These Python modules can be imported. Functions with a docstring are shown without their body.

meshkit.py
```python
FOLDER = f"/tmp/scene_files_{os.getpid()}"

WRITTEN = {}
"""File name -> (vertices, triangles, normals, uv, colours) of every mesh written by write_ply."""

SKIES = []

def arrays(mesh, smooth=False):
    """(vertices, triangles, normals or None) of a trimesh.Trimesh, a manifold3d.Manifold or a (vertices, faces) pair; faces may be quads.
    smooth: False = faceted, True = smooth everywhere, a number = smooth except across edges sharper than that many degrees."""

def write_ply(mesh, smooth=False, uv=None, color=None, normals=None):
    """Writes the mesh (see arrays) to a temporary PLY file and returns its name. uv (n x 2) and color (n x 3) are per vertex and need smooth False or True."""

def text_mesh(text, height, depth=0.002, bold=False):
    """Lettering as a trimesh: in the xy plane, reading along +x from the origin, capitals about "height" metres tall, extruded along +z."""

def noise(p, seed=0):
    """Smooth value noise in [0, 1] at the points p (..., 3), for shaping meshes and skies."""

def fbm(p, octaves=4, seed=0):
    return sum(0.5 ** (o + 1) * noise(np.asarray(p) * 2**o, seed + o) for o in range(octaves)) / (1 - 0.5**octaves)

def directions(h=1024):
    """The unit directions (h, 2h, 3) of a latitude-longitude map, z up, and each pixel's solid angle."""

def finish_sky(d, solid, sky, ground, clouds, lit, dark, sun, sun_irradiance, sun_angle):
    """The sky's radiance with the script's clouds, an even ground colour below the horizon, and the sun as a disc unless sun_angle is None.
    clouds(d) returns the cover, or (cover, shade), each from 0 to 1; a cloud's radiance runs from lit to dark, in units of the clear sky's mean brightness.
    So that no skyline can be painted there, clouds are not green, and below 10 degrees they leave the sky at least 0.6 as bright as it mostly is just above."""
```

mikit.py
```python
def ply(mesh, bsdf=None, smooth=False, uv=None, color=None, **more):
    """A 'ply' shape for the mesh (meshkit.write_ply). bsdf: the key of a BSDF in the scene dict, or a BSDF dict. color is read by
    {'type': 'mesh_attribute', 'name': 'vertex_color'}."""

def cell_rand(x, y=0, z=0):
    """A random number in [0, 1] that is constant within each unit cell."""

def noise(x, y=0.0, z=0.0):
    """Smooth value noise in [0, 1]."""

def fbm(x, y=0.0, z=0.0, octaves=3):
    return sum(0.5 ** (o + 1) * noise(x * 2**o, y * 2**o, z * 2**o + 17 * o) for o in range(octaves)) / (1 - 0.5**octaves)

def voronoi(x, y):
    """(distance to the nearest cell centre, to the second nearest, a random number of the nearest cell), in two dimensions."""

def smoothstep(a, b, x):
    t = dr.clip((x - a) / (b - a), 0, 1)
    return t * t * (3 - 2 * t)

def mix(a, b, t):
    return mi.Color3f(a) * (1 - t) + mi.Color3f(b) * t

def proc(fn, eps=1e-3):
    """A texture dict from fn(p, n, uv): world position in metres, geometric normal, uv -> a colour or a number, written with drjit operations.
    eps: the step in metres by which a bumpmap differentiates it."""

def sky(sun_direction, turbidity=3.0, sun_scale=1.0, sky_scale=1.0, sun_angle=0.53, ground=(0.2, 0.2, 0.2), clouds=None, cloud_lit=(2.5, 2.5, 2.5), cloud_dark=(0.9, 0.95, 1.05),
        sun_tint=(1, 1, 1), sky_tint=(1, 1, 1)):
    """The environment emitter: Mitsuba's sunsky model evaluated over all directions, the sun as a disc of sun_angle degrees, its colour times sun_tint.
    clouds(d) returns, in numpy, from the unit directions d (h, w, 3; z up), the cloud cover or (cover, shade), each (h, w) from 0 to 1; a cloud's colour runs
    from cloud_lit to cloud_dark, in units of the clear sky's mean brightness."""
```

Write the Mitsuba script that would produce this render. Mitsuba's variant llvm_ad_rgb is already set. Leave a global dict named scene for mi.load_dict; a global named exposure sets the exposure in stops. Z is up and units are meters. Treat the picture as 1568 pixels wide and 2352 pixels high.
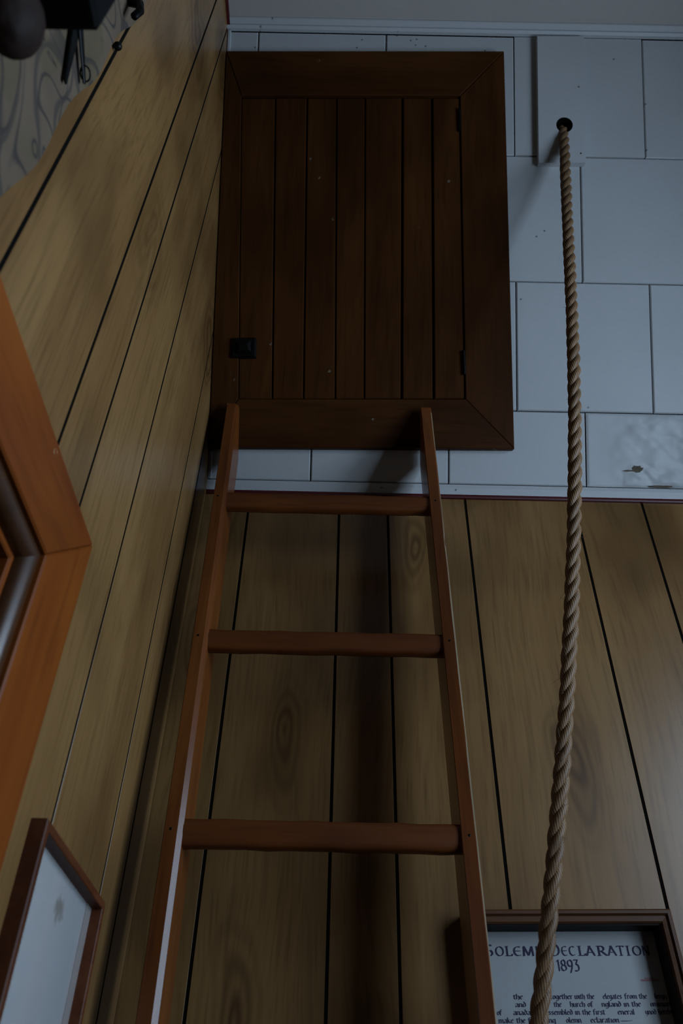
import math, random
import numpy as np, trimesh, drjit as dr, mitsuba as mi, mikit, meshkit
from mikit import proc, noise, fbm, voronoi, cell_rand, smoothstep, mix
from shapely.geometry import Polygon, box as sbox, Point
from shapely.ops import unary_union

T = mi.ScalarTransform4f
scene, labels = {}, {}

# ---------------------------------------------------------------- camera, light, exposure
# x to the right, y towards the panelled end wall, z up; the camera is the origin, the floor lies 1.42 m below it
FWD, UP = np.array([-0.0029, 0.7498, 0.6617]), np.array([-0.0214, -0.6616, 0.7496])
scene['camera'] = {'type': 'thinlens', 'fov': math.degrees(2 * math.atan(1176 / 1875)), 'fov_axis': 'y', 'near_clip': 0.02, 'far_clip': 50,
                   'aperture_radius': 0.0026, 'focus_distance': 1.45,
                   'to_world': T().look_at(origin=[0, 0, 0], target=FWD.tolist(), up=UP.tolist())}
exposure = 2.95
DAYLIGHT = [0.92, 1.24, 1.62]          # the frosted window in the right wall, on an overcast day

# ---------------------------------------------------------------- the room's planes
D, ZT = 1.354, 1.246                    # the end wall; the height at which the sloped ceiling starts
XL, XR, YF, ZF = -0.315, 1.25, -1.6, -1.42
LEAN = math.radians(33.5)
SN, CS = math.sin(LEAN), math.cos(LEAN)
S_TOP = 1.15                            # length of the slope up to the flat ceiling
Z_FLAT, Y_FLAT = ZT + S_TOP * CS, D - S_TOP * SN


def on_slope(v):
    """(x, s, off) -> world: s runs up the sloped ceiling from the end wall, off comes out of it into the room."""
    v = np.asarray(v, float)
    x, s, o = v[..., 0], v[..., 1], v[..., 2]
    return np.stack([x, D - s * SN - o * CS, ZT + s * CS - o * SN], -1)


def on_left(v):
    """(y, z, off) -> world, off coming out of the left wall."""
    v = np.asarray(v, float)
    return np.stack([XL + v[..., 2], v[..., 0], v[..., 1]], -1)


def on_back(v):
    """(x, z, off) -> world, off coming out of the end wall."""
    v = np.asarray(v, float)
    return np.stack([v[..., 0], D - v[..., 2], v[..., 1]], -1)


# ---------------------------------------------------------------- mesh helpers
def fixed(m):
    if m.volume < 0:
        m.invert()
    return m


def moved(m, fn):
    m = m.copy()
    m.vertices = fn(m.vertices)
    return fixed(m)


def slab(pts, o0, o1, bevel=0.0, fn=None):
    """A convex plate over the polygon pts, from o0 to o1, its outer edge bevelled."""
    p = np.asarray(pts, float)
    a = Polygon(p)
    rings = [(p, o0), (p, o1 - bevel)]
    if bevel:
        q = np.array(a.buffer(-bevel, join_style=2).exterior.coords)[:-1]
        rings.append((q, o1))
    v = np.vstack([np.c_[r, np.full(len(r), o)] for r, o in rings])
    m = trimesh.convex.convex_hull(v)
    return moved(m, fn) if fn else m


def extruded(shape, o0, o1, fn=None):
    out = []
    for g in getattr(shape, 'geoms', [shape]):
        m = trimesh.creation.extrude_polygon(g, o1 - o0, engine='earcut')
        m.apply_translation([0, 0, o0])
        out.append(m)
    m = trimesh.util.concatenate(out)
    return moved(m, fn) if fn else m


def boxm(lo, hi, bevel=0.0):
    lo, hi = np.asarray(lo, float), np.asarray(hi, float)
    if not bevel:
        return trimesh.creation.box(bounds=[lo, hi])
    v = []
    for sx in (0, 1):
        for sy in (0, 1):
            for sz in (0, 1):
                c = np.where([sx, sy, sz], hi, lo)
                d = np.where([sx, sy, sz], -bevel, bevel)
                for k in range(3):
                    e = d.copy()
                    e[k] = 0
                    v.append(c + e)
    return trimesh.convex.convex_hull(np.array(v))


def tube(path, radius, sides=10, closed=False):
    p = np.asarray(path, float)
    n = len(p)
    r = np.broadcast_to(radius, (n,))
    t = np.roll(p, -1, 0) - np.roll(p, 1, 0) if closed else np.gradient(p, axis=0)
    t /= np.linalg.norm(t, axis=1, keepdims=True)
    ref = np.array([0.31, 0.22, 0.93]) if abs(t[0] @ [0.31, 0.22, 0.93]) < 0.9 else np.array([0.9, 0.3, 0.1])
    a = np.cross(t, ref)
    a /= np.linalg.norm(a, axis=1, keepdims=True)
    b = np.cross(t, a)
    ang = np.arange(sides) * 2 * np.pi / sides
    v = p[:, None] + r[:, None, None] * (np.cos(ang)[None, :, None] * a[:, None] + np.sin(ang)[None, :, None] * b[:, None])
    f = []
    for i in range(n if closed else n - 1):
        j = (i + 1) % n
        for k in range(sides):
            l = (k + 1) % sides
            f += [[i * sides + k, j * sides + k, j * sides + l], [i * sides + k, j * sides + l, i * sides + l]]
    v = v.reshape(-1, 3)
    if not closed:
        v = np.vstack([v, p[0], p[-1]])
        for k in range(sides):
            l = (k + 1) % sides
            f += [[len(v) - 2, k, l], [len(v) - 1, (n - 1) * sides + l, (n - 1) * sides + k]]
    return fixed(trimesh.Trimesh(v, f, process=False))


def cat(*ms):
    return trimesh.util.concatenate(list(ms))


# ---------------------------------------------------------------- keys and labels
def numbered(name):
    if name not in scene and name not in labels and not any(k.startswith(name + '__') for k in scene):
        return name
    k = 1
    while any(x == f'{name}_{k:03d}' or x.startswith(f'{name}_{k:03d}__') for x in list(scene) + list(labels)):
        k += 1
    return f'{name}_{k:03d}'


def part(name, mesh, bsdf, parent=None, label=None, smooth=False, **more):
    key = numbered((parent + '__' if parent else '') + name)
    scene[key] = mikit.ply(mesh, bsdf, smooth=smooth, **more)
    if label:
        labels[key] = {'label': label}
    return key


def thing(name, label, category, group=None):
    key = numbered(name)
    labels[key] = {'label': label, 'category': category}
    if group:
        labels[key]['group'] = group
    return key


def struct(name):
    labels[name] = {'kind': 'structure'}
    return name


# ---------------------------------------------------------------- materials
def dot(p, d):
    return p.x * float(d[0]) + p.y * float(d[1]) + p.z * float(d[2])


def wood(along, dark, mid, light, fine=170.0, streak=26.0, knots=0.0, specks=0.0, fleck=(0.55, 0.5, 0.42), blotch=0.5):
    """Grain along the given direction; three tones, fine pores, slow blotches, knots and small pale chips."""
    al = np.asarray(along, float) / np.linalg.norm(along)
    u = np.cross(al, [0.37, 0.83, 0.42])
    u /= np.linalg.norm(u)
    w = np.cross(al, u)

    def fn(p, n, uv):
        a, b, c = dot(p, al), dot(p, u), dot(p, w)
        wob = (fbm(a * 2.3 + 3, b * 4, c * 4, 2) - 0.5) * 0.05
        s1 = fbm((b + wob) * streak, (c + wob) * streak, a * 1.3, 3)
        s2 = fbm((b + wob) * fine, (c + wob) * fine, a * 9.0, 2)
        s3 = fbm((b + wob) * fine * 2.6, (c + wob) * fine * 2.6, a * 16.0, 1)
        bl = fbm(b * 6 + 9, c * 6, a * 3.4 + 4, 3)
        col = mix(mid, light, smoothstep(0.25, 0.8, s1))
        col = mix(col, mi.Color3f(*dark), smoothstep(0.42, 0.9, s2) * 0.32 + smoothstep(0.62, 0.95, s3) * 0.22)
        col = mix(col, mi.Color3f(*dark), smoothstep(0.38, 0.8, bl) * blotch)
        if knots:
            warp = (fbm(a * 6, b * 14, c * 14, 2) - 0.5) * 0.25
            d1, d2, r = voronoi((b + c) * 4.2 + warp, a * 1.7 + warp)
            ring = 0.5 + 0.5 * dr.sin(d1 * 85 + s1 * 6)
            k = smoothstep(0.30, 0.02, d1) * smoothstep(0.30, 0.45, r)
            col = mix(col, mi.Color3f(*dark), dr.clip(k * (0.35 + 0.5 * ring) * knots, 0, 1))
        if specks:
            e1, e2, q = voronoi(b * 34 + c * 9, a * 30 + c * 21)
            sp = smoothstep(0.16, 0.06, e1) * smoothstep(1 - specks, 1 - specks + 0.01, q) * smoothstep(0.4, 0.55, fbm(a * 200, b * 200, c * 200, 2))
            col = mix(col, mi.Color3f(*fleck), sp * 0.8)
        return col
    return fn


TONE = 0.58                             # darkens every base colour to cut bounced light and deepen the shade


def surface(name, colour, rough=0.5, coat=0.0, bump=None, height=0.001, spec=0.5, **more):
    base = {'type': 'rgb', 'value': [c * TONE for c in colour]} if not callable(colour) else proc(lambda p, n, uv: colour(p, n, uv) * TONE)
    b = {'type': 'principled', 'base_color': base, 'roughness': rough, 'specular': spec, **more}
    if coat:
        b.update(clearcoat=coat, clearcoat_gloss=0.85)
    if bump is not None:
        b = {'type': 'bumpmap', 'arbitrary': proc(bump, 0.0004), 'scale': height, 'bsdf': b}
    scene[name] = {'type': 'twosided', 'bsdf': b}


PANEL = ((0.075, 0.032, 0.0085), (0.235, 0.118, 0.038), (0.315, 0.170, 0.060))
surface('panel_wood', wood((0, 0, 1), *PANEL, fine=210, streak=13, knots=1.0, blotch=0.6), rough=0.32, spec=0.55)
surface('groove_black', (0.005, 0.0045, 0.004), rough=1.0, spec=0.03)
CAS = ((0.09, 0.015, 0.002), (0.24, 0.050, 0.005), (0.31, 0.080, 0.008))
surface('casing_upright', wood((0, 0, 1), *CAS, fine=120, streak=16, specks=0.02, fleck=(0.6, 0.45, 0.25)), rough=0.45, coat=0.06, spec=0.2)
surface('casing_level', wood((0, 1, 0), *CAS, fine=120, streak=18, specks=0.06, fleck=(0.6, 0.45, 0.25)), rough=0.45, coat=0.06, spec=0.2)
surface('jamb_varnish', wood((0, 0.4, 1), (0.02, 0.006, 0.002), (0.055, 0.018, 0.005), (0.08, 0.028, 0.008)), rough=0.26, coat=0.8)
HAT = ((0.016, 0.0046, 0.0012), (0.062, 0.0195, 0.0045), (0.096, 0.033, 0.008))
surface('hatch_wood_up', wood((0, -SN, CS), *HAT, fine=150, streak=18, specks=0.012, fleck=(0.25, 0.2, 0.15)), rough=0.5, spec=0.06)
surface('hatch_wood_across', wood((1, 0, 0), *HAT, fine=150, streak=18, specks=0.03, fleck=(0.3, 0.25, 0.2)), rough=0.5, spec=0.06)
LAD = ((0.04, 0.008, 0.002), (0.125, 0.030, 0.005), (0.175, 0.047, 0.008))
surface('ladder_wood_up', wood((0, 0.03, 1), (0.05, 0.010, 0.0024), (0.16, 0.040, 0.0065), (0.23, 0.064, 0.011), fine=170, streak=30, specks=0.02), rough=0.27, coat=0.45, spec=0.2)
surface('ladder_wood_across', wood((1, 0, 0), *LAD, fine=170, streak=26, specks=0.02), rough=0.38, coat=0.2, spec=0.3)
surface('bare_wood', wood((0, 0.03, 1), (0.16, 0.10, 0.045), (0.33, 0.23, 0.12), (0.42, 0.31, 0.18), fine=200, streak=60), rough=0.6)
surface('lip_shade_black', (0.010, 0.006, 0.004), rough=0.6, spec=0.2)  # black that paints the shade on the inner lip of the declaration frame
surface('frame_dark_wood', wood((1, 0, 0), (0.04, 0.014, 0.005), (0.105, 0.038, 0.013), (0.15, 0.060, 0.022), fine=260, streak=60), rough=0.5, spec=0.2)
surface('frame_red_wood', wood((0, 1, 0.3), (0.045, 0.010, 0.0035), (0.125, 0.030, 0.008), (0.18, 0.052, 0.017), fine=260, streak=60), rough=0.5, spec=0.2)
surface('room_wood', (0.045, 0.026, 0.012), rough=0.6)
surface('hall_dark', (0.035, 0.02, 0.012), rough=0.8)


def white_paint(p, n, uv):
    m = fbm(p.x * 7 + 2, p.y * 7, p.z * 7, 3)
    col = mix((0.51, 0.512, 0.51), (0.56, 0.562, 0.56), m)
    # fly specks and mildew along the top of the slope
    d, _, r = voronoi(p.x * 70 + p.y * 13, p.z * 70 - p.y * 31)
    near = smoothstep(Z_FLAT - 0.075, Z_FLAT - 0.015, p.z)
    lump = smoothstep(0.5, 0.7, fbm(p.x * 9, p.y * 9, p.z * 3, 2))
    k = smoothstep(0.24, 0.1, d) * smoothstep(0.9955, 0.997, r + near * 0.16 * lump)
    return mix(col, (0.09, 0.085, 0.075), k * 0.8)


surface('white_paint', white_paint, rough=0.5, spec=0.35)
surface('flat_ceiling_paint', lambda p, n, uv: mix((0.42, 0.38, 0.34), (0.49, 0.445, 0.40), fbm(p.x * 5, p.y * 5, 3, 3)), rough=0.6, spec=0.3)
surface('red_paint', (0.075, 0.002, 0.003), rough=0.45)
surface('torn_fibre', lambda p, n, uv: mix((0.03, 0.025, 0.018), (0.16, 0.12, 0.075), fbm(p.x * 160, p.y * 160, p.z * 160, 2)), rough=0.9)
surface('black_iron', (0.004, 0.004, 0.004), rough=0.4, spec=0.12)
surface('black_box', (0.003, 0.003, 0.003), rough=0.8, spec=0.08)
surface('brown_leather', lambda p, n, uv: mix((0.010, 0.005, 0.0035), (0.032, 0.016, 0.011), fbm(p.x * 60, p.y * 60, p.z * 60, 3)), rough=0.7, spec=0.15)
surface('paper', lambda p, n, uv: mix((0.45, 0.455, 0.45), (0.50, 0.505, 0.50), fbm(p.x * 12, p.z * 12, 1, 3)), rough=0.75, spec=0.2)
surface('ink', lambda p, n, uv: mix((0.018, 0.016, 0.05), (0.05, 0.045, 0.09), fbm(p.x * 90, p.z * 90, 1, 2)), rough=0.7, spec=0.2)
surface('red_stamp', (0.42, 0.20, 0.22), rough=0.8, spec=0.2)


def stained_paper(p, n, uv):
    col = mix((0.84, 0.85, 0.85), (0.88, 0.89, 0.89), fbm(p.y * 9, p.z * 9, 2, 2))
    dx, dz = (p.y - 0.972) / 0.020, (p.z - 0.262) / 0.016
    st = smoothstep(1.1, 0.35, dr.sqrt(dx * dx + dz * dz) + (fbm(p.y * 120, p.z * 120, 5, 2) - 0.5) * 0.9)
    return mix(col, (0.40, 0.39, 0.32), st * 0.75)


surface('stained_paper', stained_paper, rough=0.7, spec=0.2)
surface('mat_board', (0.68, 0.64, 0.60), rough=0.7, spec=0.2)


def scroll_print(p, n, uv):
    """Cream cloth printed with grey-blue scrolls."""
    y, z = p.y, p.z
    wy, wz = fbm(y * 9 + 4, z * 7, 1, 2) - 0.5, fbm(y * 9, z * 7 + 8, 2, 2) - 0.5
    d, d2, r = voronoi(y * 11 + wy * 2.6, z * 6.5 + wz * 2.6)
    line = smoothstep(0.30, 0.06, dr.abs(dr.sin(d * 8.0 + r * 6)))
    edge = smoothstep(0.13, 0.03, d2 - d)
    col = mix((0.125, 0.088, 0.060), (0.165, 0.118, 0.080), fbm(y * 30, z * 30, 1, 2))
    col = mix(col, (0.11, 0.085, 0.04), smoothstep(0.55, 0.75, fbm(y * 22, z * 16, 7, 2)) * 0.5)
    return mix(col, (0.040, 0.034, 0.032), dr.clip(line + edge * 0.8, 0, 1) * 0.8)


surface('scroll_cloth', scroll_print, rough=0.9, spec=0.15, sheen=0.3)


def manila(p, n, uv):
    yarn = 0.5 + 0.5 * dr.sin(uv.x * 6.2832 * 9)
    f = fbm(uv.x * 60, uv.y * 90, 3, 2)
    col = mix((0.045, 0.018, 0.005), (0.38, 0.205, 0.088), dr.clip(yarn * 0.9 + f * 0.5 - 0.2, 0, 1))
    return mix(col, (0.13, 0.07, 0.03), smoothstep(0.5, 0.7, fbm(p.x * 20, p.y * 20, p.z * 20, 2)) * 0.5)


surface('manila', manila, rough=0.6, sheen=0.3, spec=0.4)
surface('manila_fibre', (0.20, 0.13, 0.07), rough=0.8)
scene['thin_glass'] = {'type': 'thindielectric', 'int_ior': 1.5}

# ---------------------------------------------------------------- the setting: walls of fake boards
GR = 0.0052                             # groove width


def strips(edges, GR=GR):
    return [(a + GR / 2, b - GR / 2) for a, b in zip(edges[:-1], edges[1:])]


wb = struct('wall_back')
part('backing', boxm([XL - 0.1, D - 0.0044, ZF], [XR + 0.1, D + 0.1, ZT + 0.02]), 'groove_black', wb)
back_grooves = [XL, -0.211, -0.0105, 0.0965, 0.270, 0.514, 0.665, 0.865, 0.972, 1.146, 1.390, 1.541, XR]
for a, b in strips(back_grooves):
    part('board', slab([(a, ZF), (b, ZF), (b, ZT - 0.004), (a, ZT - 0.004)], 0.0046, 0.006, 0.0005, on_back), 'panel_wood', wb)

# left wall: cut by the doorway and by the slope above
DOOR_Y0, DOOR_Y1, DOOR_Z = -0.15, 0.648, 0.510
wl = struct('wall_left')
wall_area = Polygon([(YF, ZF), (D, ZF), (D, ZT), (Y_FLAT, Z_FLAT), (YF, Z_FLAT)])
doorway = sbox(DOOR_Y0, ZF, DOOR_Y1, DOOR_Z)
part('backing', extruded(wall_area.difference(doorway), -0.11, 0.0052, on_left), 'groove_black', wl)
left_grooves = [YF, -1.37, -1.17, -1.06, -0.89, -0.65, -0.50, -0.30, -0.09, 0.02, 0.19, 0.403, 0.614, 0.715, 0.889, 1.137, 1.245, D - 0.007]
for a, b in strips(left_grooves, 0.0066):
    g = sbox(a, ZF, b, Z_FLAT).intersection(wall_area).difference(doorway.buffer(0.001))
    g = g.buffer(0)
    for q in getattr(g, 'geoms', [g]):
        if q.is_empty:
            continue
        if abs(q.convex_hull.area - q.area) < 1e-6:
            part('board', slab(np.array(q.exterior.coords)[:-1], 0.0053, 0.006, 0.0003, on_left), 'panel_wood', wl)
        else:
            part('board', extruded(q, 0.0053, 0.006, on_left), 'panel_wood', wl)
OFF = 0.006                              # face of the boards

# door_1: the doorway in the left wall, its casing, varnished rounded jamb and stop; an unlit hall behind
d1 = struct('door_1')
cy0, cy1, cz = DOOR_Y0 - 0.115, 0.7555, 0.606
iy, iz = 0.6445, 0.5035
part('head_casing', slab([(cy0, cz), (DOOR_Y0 + 0.004, iz), (iy, iz), (cy1, cz)], OFF, OFF + 0.013, 0.002, on_left), 'casing_level', d1)
part('side_casing', slab([(cy1, cz - 0.0006), (iy, iz - 0.0006), (iy, ZF), (cy1, ZF)], OFF, OFF + 0.013, 0.002, on_left), 'casing_upright', d1)
part('side_casing', slab([(cy0, cz - 0.0006), (DOOR_Y0 + 0.004, iz - 0.0006), (DOOR_Y0 + 0.004, ZF), (cy0, ZF)], OFF, OFF + 0.013, 0.002, on_left), 'casing_upright', d1)


def jamb_section(inner):
    """Rounded jamb bead: (inwards, off) pairs; inwards runs from the casing into the opening."""
    # (inwards, off): a small flat, a bevel, then a hollow running back to the stop
    return [(-0.010, 0.0125), (0.0005, 0.0125), (0.0040, 0.0109), (0.0075, 0.0085), (0.0108, 0.0055), (0.0126, 0.0022), (0.0134, -0.003), (0.0138, -0.010), (0.0140, -0.10), (-0.010, -0.10)]

sec = np.array(jamb_section(0))
e0, e1, et = DOOR_Y0 + 0.012, iy - 0.0035, iz - 0.0035


def swept(sec, path):
    """Sweeps an (inwards, off) section along three mitred sides of the opening: path gives, per corner, (y, z, inward y, inward z)."""
    n, v, f = len(sec), [], []
    for y, z, ny, nz in path:
        v += [(y + ny * a, z + nz * a, o) for a, o in sec]
    for i in range(len(path) - 1):
        for k in range(n):
            l = (k + 1) % n
            f += [[i * n + k, i * n + l, (i + 1) * n + l], [i * n + k, (i + 1) * n + l, (i + 1) * n + k]]
    for base in (0, (len(path) - 1) * n):
        f += [[base, base + k, base + k + 1] for k in range(1, n - 1)]
    m = trimesh.Trimesh(on_left(np.array(v)), f, process=False)
    trimesh.repair.fix_normals(m)
    return m


part('jamb', swept(sec, [(e1, ZF, -1, 0), (e1, et, -1, -1)]), 'jamb_varnish', d1, smooth=40)
part('head_jamb', swept(sec, [(e1, et, -1, -1), (e0, et, 1, -1)]), 'jamb_varnish', d1, smooth=40)
part('jamb', swept(sec, [(e0, et, 1, -1), (e0, ZF, 1, 0)]), 'jamb_varnish', d1, smooth=40)
stop = np.array([(0.0135, -0.0045), (0.0190, -0.0045), (0.0205, -0.0060), (0.0205, -0.035), (0.0135, -0.035)])
part('stop', swept(stop, [(e1, ZF, -1, 0), (e1, et, -1, -1)]), 'casing_upright', d1)
part('head_stop', swept(stop, [(e1, et, -1, -1), (e0, et, 1, -1)]), 'casing_level', d1)
part('stop', swept(stop, [(e0, et, 1, -1), (e0, ZF, 1, 0)]), 'casing_upright', d1)
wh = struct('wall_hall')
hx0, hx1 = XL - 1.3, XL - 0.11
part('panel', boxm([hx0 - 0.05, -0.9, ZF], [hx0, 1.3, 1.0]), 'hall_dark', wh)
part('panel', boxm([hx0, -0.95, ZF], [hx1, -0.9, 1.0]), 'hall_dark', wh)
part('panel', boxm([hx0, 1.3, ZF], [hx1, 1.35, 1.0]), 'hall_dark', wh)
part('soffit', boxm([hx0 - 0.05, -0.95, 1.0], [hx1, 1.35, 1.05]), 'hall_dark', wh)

# floor and the walls behind and to the right of the camera
struct('floor')
scene['floor'] = mikit.ply(boxm([hx0 - 0.05, YF - 0.1, ZF - 0.1], [XR + 0.1, D + 0.1, ZF]), 'room_wood')
struct('wall_front')
scene['wall_front'] = mikit.ply(boxm([XL - 0.11, YF - 0.1, ZF], [XR + 0.1, YF, Z_FLAT + 0.1]), 'room_wood')
WY0, WY1, WZ0, WZ1 = -0.14, 0.74, 0.00, 1.30
struct('wall_right')
right_area = Polygon([(YF, ZF), (D, ZF), (D, ZT), (Y_FLAT, Z_FLAT), (YF, Z_FLAT)]).difference(sbox(WY0, WZ0, WY1, WZ1))
scene['wall_right'] = mikit.ply(moved(extruded(right_area, 0, 0.1), lambda v: np.c_[XR + v[:, 2], v[:, 0], v[:, 1]]), 'room_wood')

# window_1 in the right wall: white sash with two by three frosted panes
w1 = struct('window_1')
for nm, lo, hi in (('stile', (WY0, WZ0), (WY0 + 0.05, WZ1)), ('stile', (WY1 - 0.05, WZ0), (WY1, WZ1)), ('rail', (WY0 + 0.05, WZ0), (WY1 - 0.05, WZ0 + 0.06)),
                   ('rail', (WY0 + 0.05, WZ1 - 0.05), (WY1 - 0.05, WZ1))):
    part(nm, boxm([XR + 0.03, lo[0], lo[1]], [XR + 0.075, hi[0], hi[1]], 0.004), 'white_paint', w1)
ym, zs = (WY0 + WY1) / 2, [WZ0 + 0.06, WZ0 + 0.44, WZ0 + 0.84, WZ1 - 0.05]
part('glazing_bar', boxm([XR + 0.035, ym - 0.012, zs[0]], [XR + 0.07, ym + 0.012, zs[3]]), 'white_paint', w1)
for z in zs[1:3]:
    for y0, y1 in ((WY0 + 0.05, ym - 0.012), (ym + 0.012, WY1 - 0.05)):
        part('glazing_bar', boxm([XR + 0.035, y0, z - 0.012], [XR + 0.07, y1, z + 0.012]), 'white_paint', w1)
for y0, y1 in ((WY0 + 0.05, ym - 0.012), (ym + 0.012, WY1 - 0.05)):
    for k in range(3):
        z0, z1 = zs[k] + (0.012 if k else 0), zs[k + 1] - (0.012 if k < 2 else 0)
        pane = trimesh.Trimesh([[XR + 0.05, y0, z0], [XR + 0.05, y1, z0], [XR + 0.05, y1, z1], [XR + 0.05, y0, z1]], [[0, 2, 1], [0, 3, 2]], process=False)
        part('frosted_pane', pane, {'type': 'diffuse', 'reflectance': {'type': 'rgb', 'value': 0.5}}, w1,
             emitter={'type': 'area', 'radiance': {'type': 'rgb', 'value': DAYLIGHT}})

# ---------------------------------------------------------------- ceiling: sloped, of square fibre tiles; flat beyond the slope
ce = struct('ceiling')
HOLE = (0.5055, 0.901)
bore = Point(*HOLE).buffer(0.0196, 24)
part('backing', extruded(sbox(XL - 0.11, 0, XR + 0.1, S_TOP + 0.02).difference(bore), -0.10, -0.0085, on_slope), 'groove_black', ce)
part('rope_shaft', extruded(Point(*HOLE).buffer(0.03, 12), -0.12, -0.101, on_slope), 'groove_black', ce)
part('flat_panel', boxm([XL - 0.11, YF, Z_FLAT], [XR + 0.1, Y_FLAT, Z_FLAT + 0.08]), 'flat_ceiling_paint', ce)
ROWS = [0.030, 0.2035, 0.5150, 0.8310, 1.1440]
G2 = 0.0013
damaged = None
for r in range(4):
    off = 0.5465 if r % 2 == 0 else 0.3905
    xs = [XL] + [off + 0.3120 * k for k in range(-3, 6) if XL + 0.01 < off + 0.3120 * k < XR - 0.01] + [XR]
    for x0, x1 in zip(xs[:-1], xs[1:]):
        a, b, s0, s1 = x0 + G2, x1 - G2, ROWS[r] + G2, ROWS[r + 1] - G2
        sq = sbox(a, s0, b, s1)
        if r == 0 and x0 > 0.5 and x0 < 0.6:
            damaged = (a, s0, b, s1)
            continue
        if sq.intersects(bore):
            part('tile', extruded(sq.difference(bore), -0.0084, 0, on_slope), 'white_paint', ce)
        else:
            part('tile', slab([(a, s0), (b, s0), (b, s1), (a, s1)], -0.0084, 0, 0.0022, on_slope), 'white_paint', ce)

# the water-damaged tile: swollen face, a lifted flap, torn holes
a, s0, b, s1 = damaged
NX, NS = 90, 50
gx, gs = np.meshgrid(np.linspace(a, b, NX), np.linspace(s0, s1, NS), indexing='ij')
rim = np.minimum(np.minimum(gx - a, b - gx), np.minimum(gs - s0, s1 - gs))
h = (meshkit.fbm(np.stack([gx * 16, gs * 22, gx * 0], -1), 3, 4) - 0.45) * 0.016 * np.clip((gx - a - 0.03) / 0.12, 0, 1)
crease = meshkit.noise(np.stack([gx * 34 + gs * 40, gs * 12 - gx * 10, gx * 0 + 3], -1), 8)
h += np.abs(crease - 0.5) * 0.007 * np.clip((gx - a - 0.05) / 0.1, 0, 1)
fx, fs = (gx - (a + 0.083)) / 0.040, (gs - 0.030) / 0.040
flap = np.clip(1 - np.abs(fx - 0.5) * 2, 0, 1) ** 0.35 * np.clip(1 - fs, 0, 1) ** 0.5 * (fs > 0) * (fs < 1) * (fx > 0) * (fx < 1)
h += flap * 0.0045
h = np.maximum(h, -0.002) * np.clip(rim / 0.012, 0, 1) - 0.002 * (rim < 0.0015)
idx = np.arange(NX * NS).reshape(NX, NS)
q = np.stack([idx[:-1, :-1], idx[1:, :-1], idx[1:, 1:], idx[:-1, 1:]], -1).reshape(-1, 4)
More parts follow.
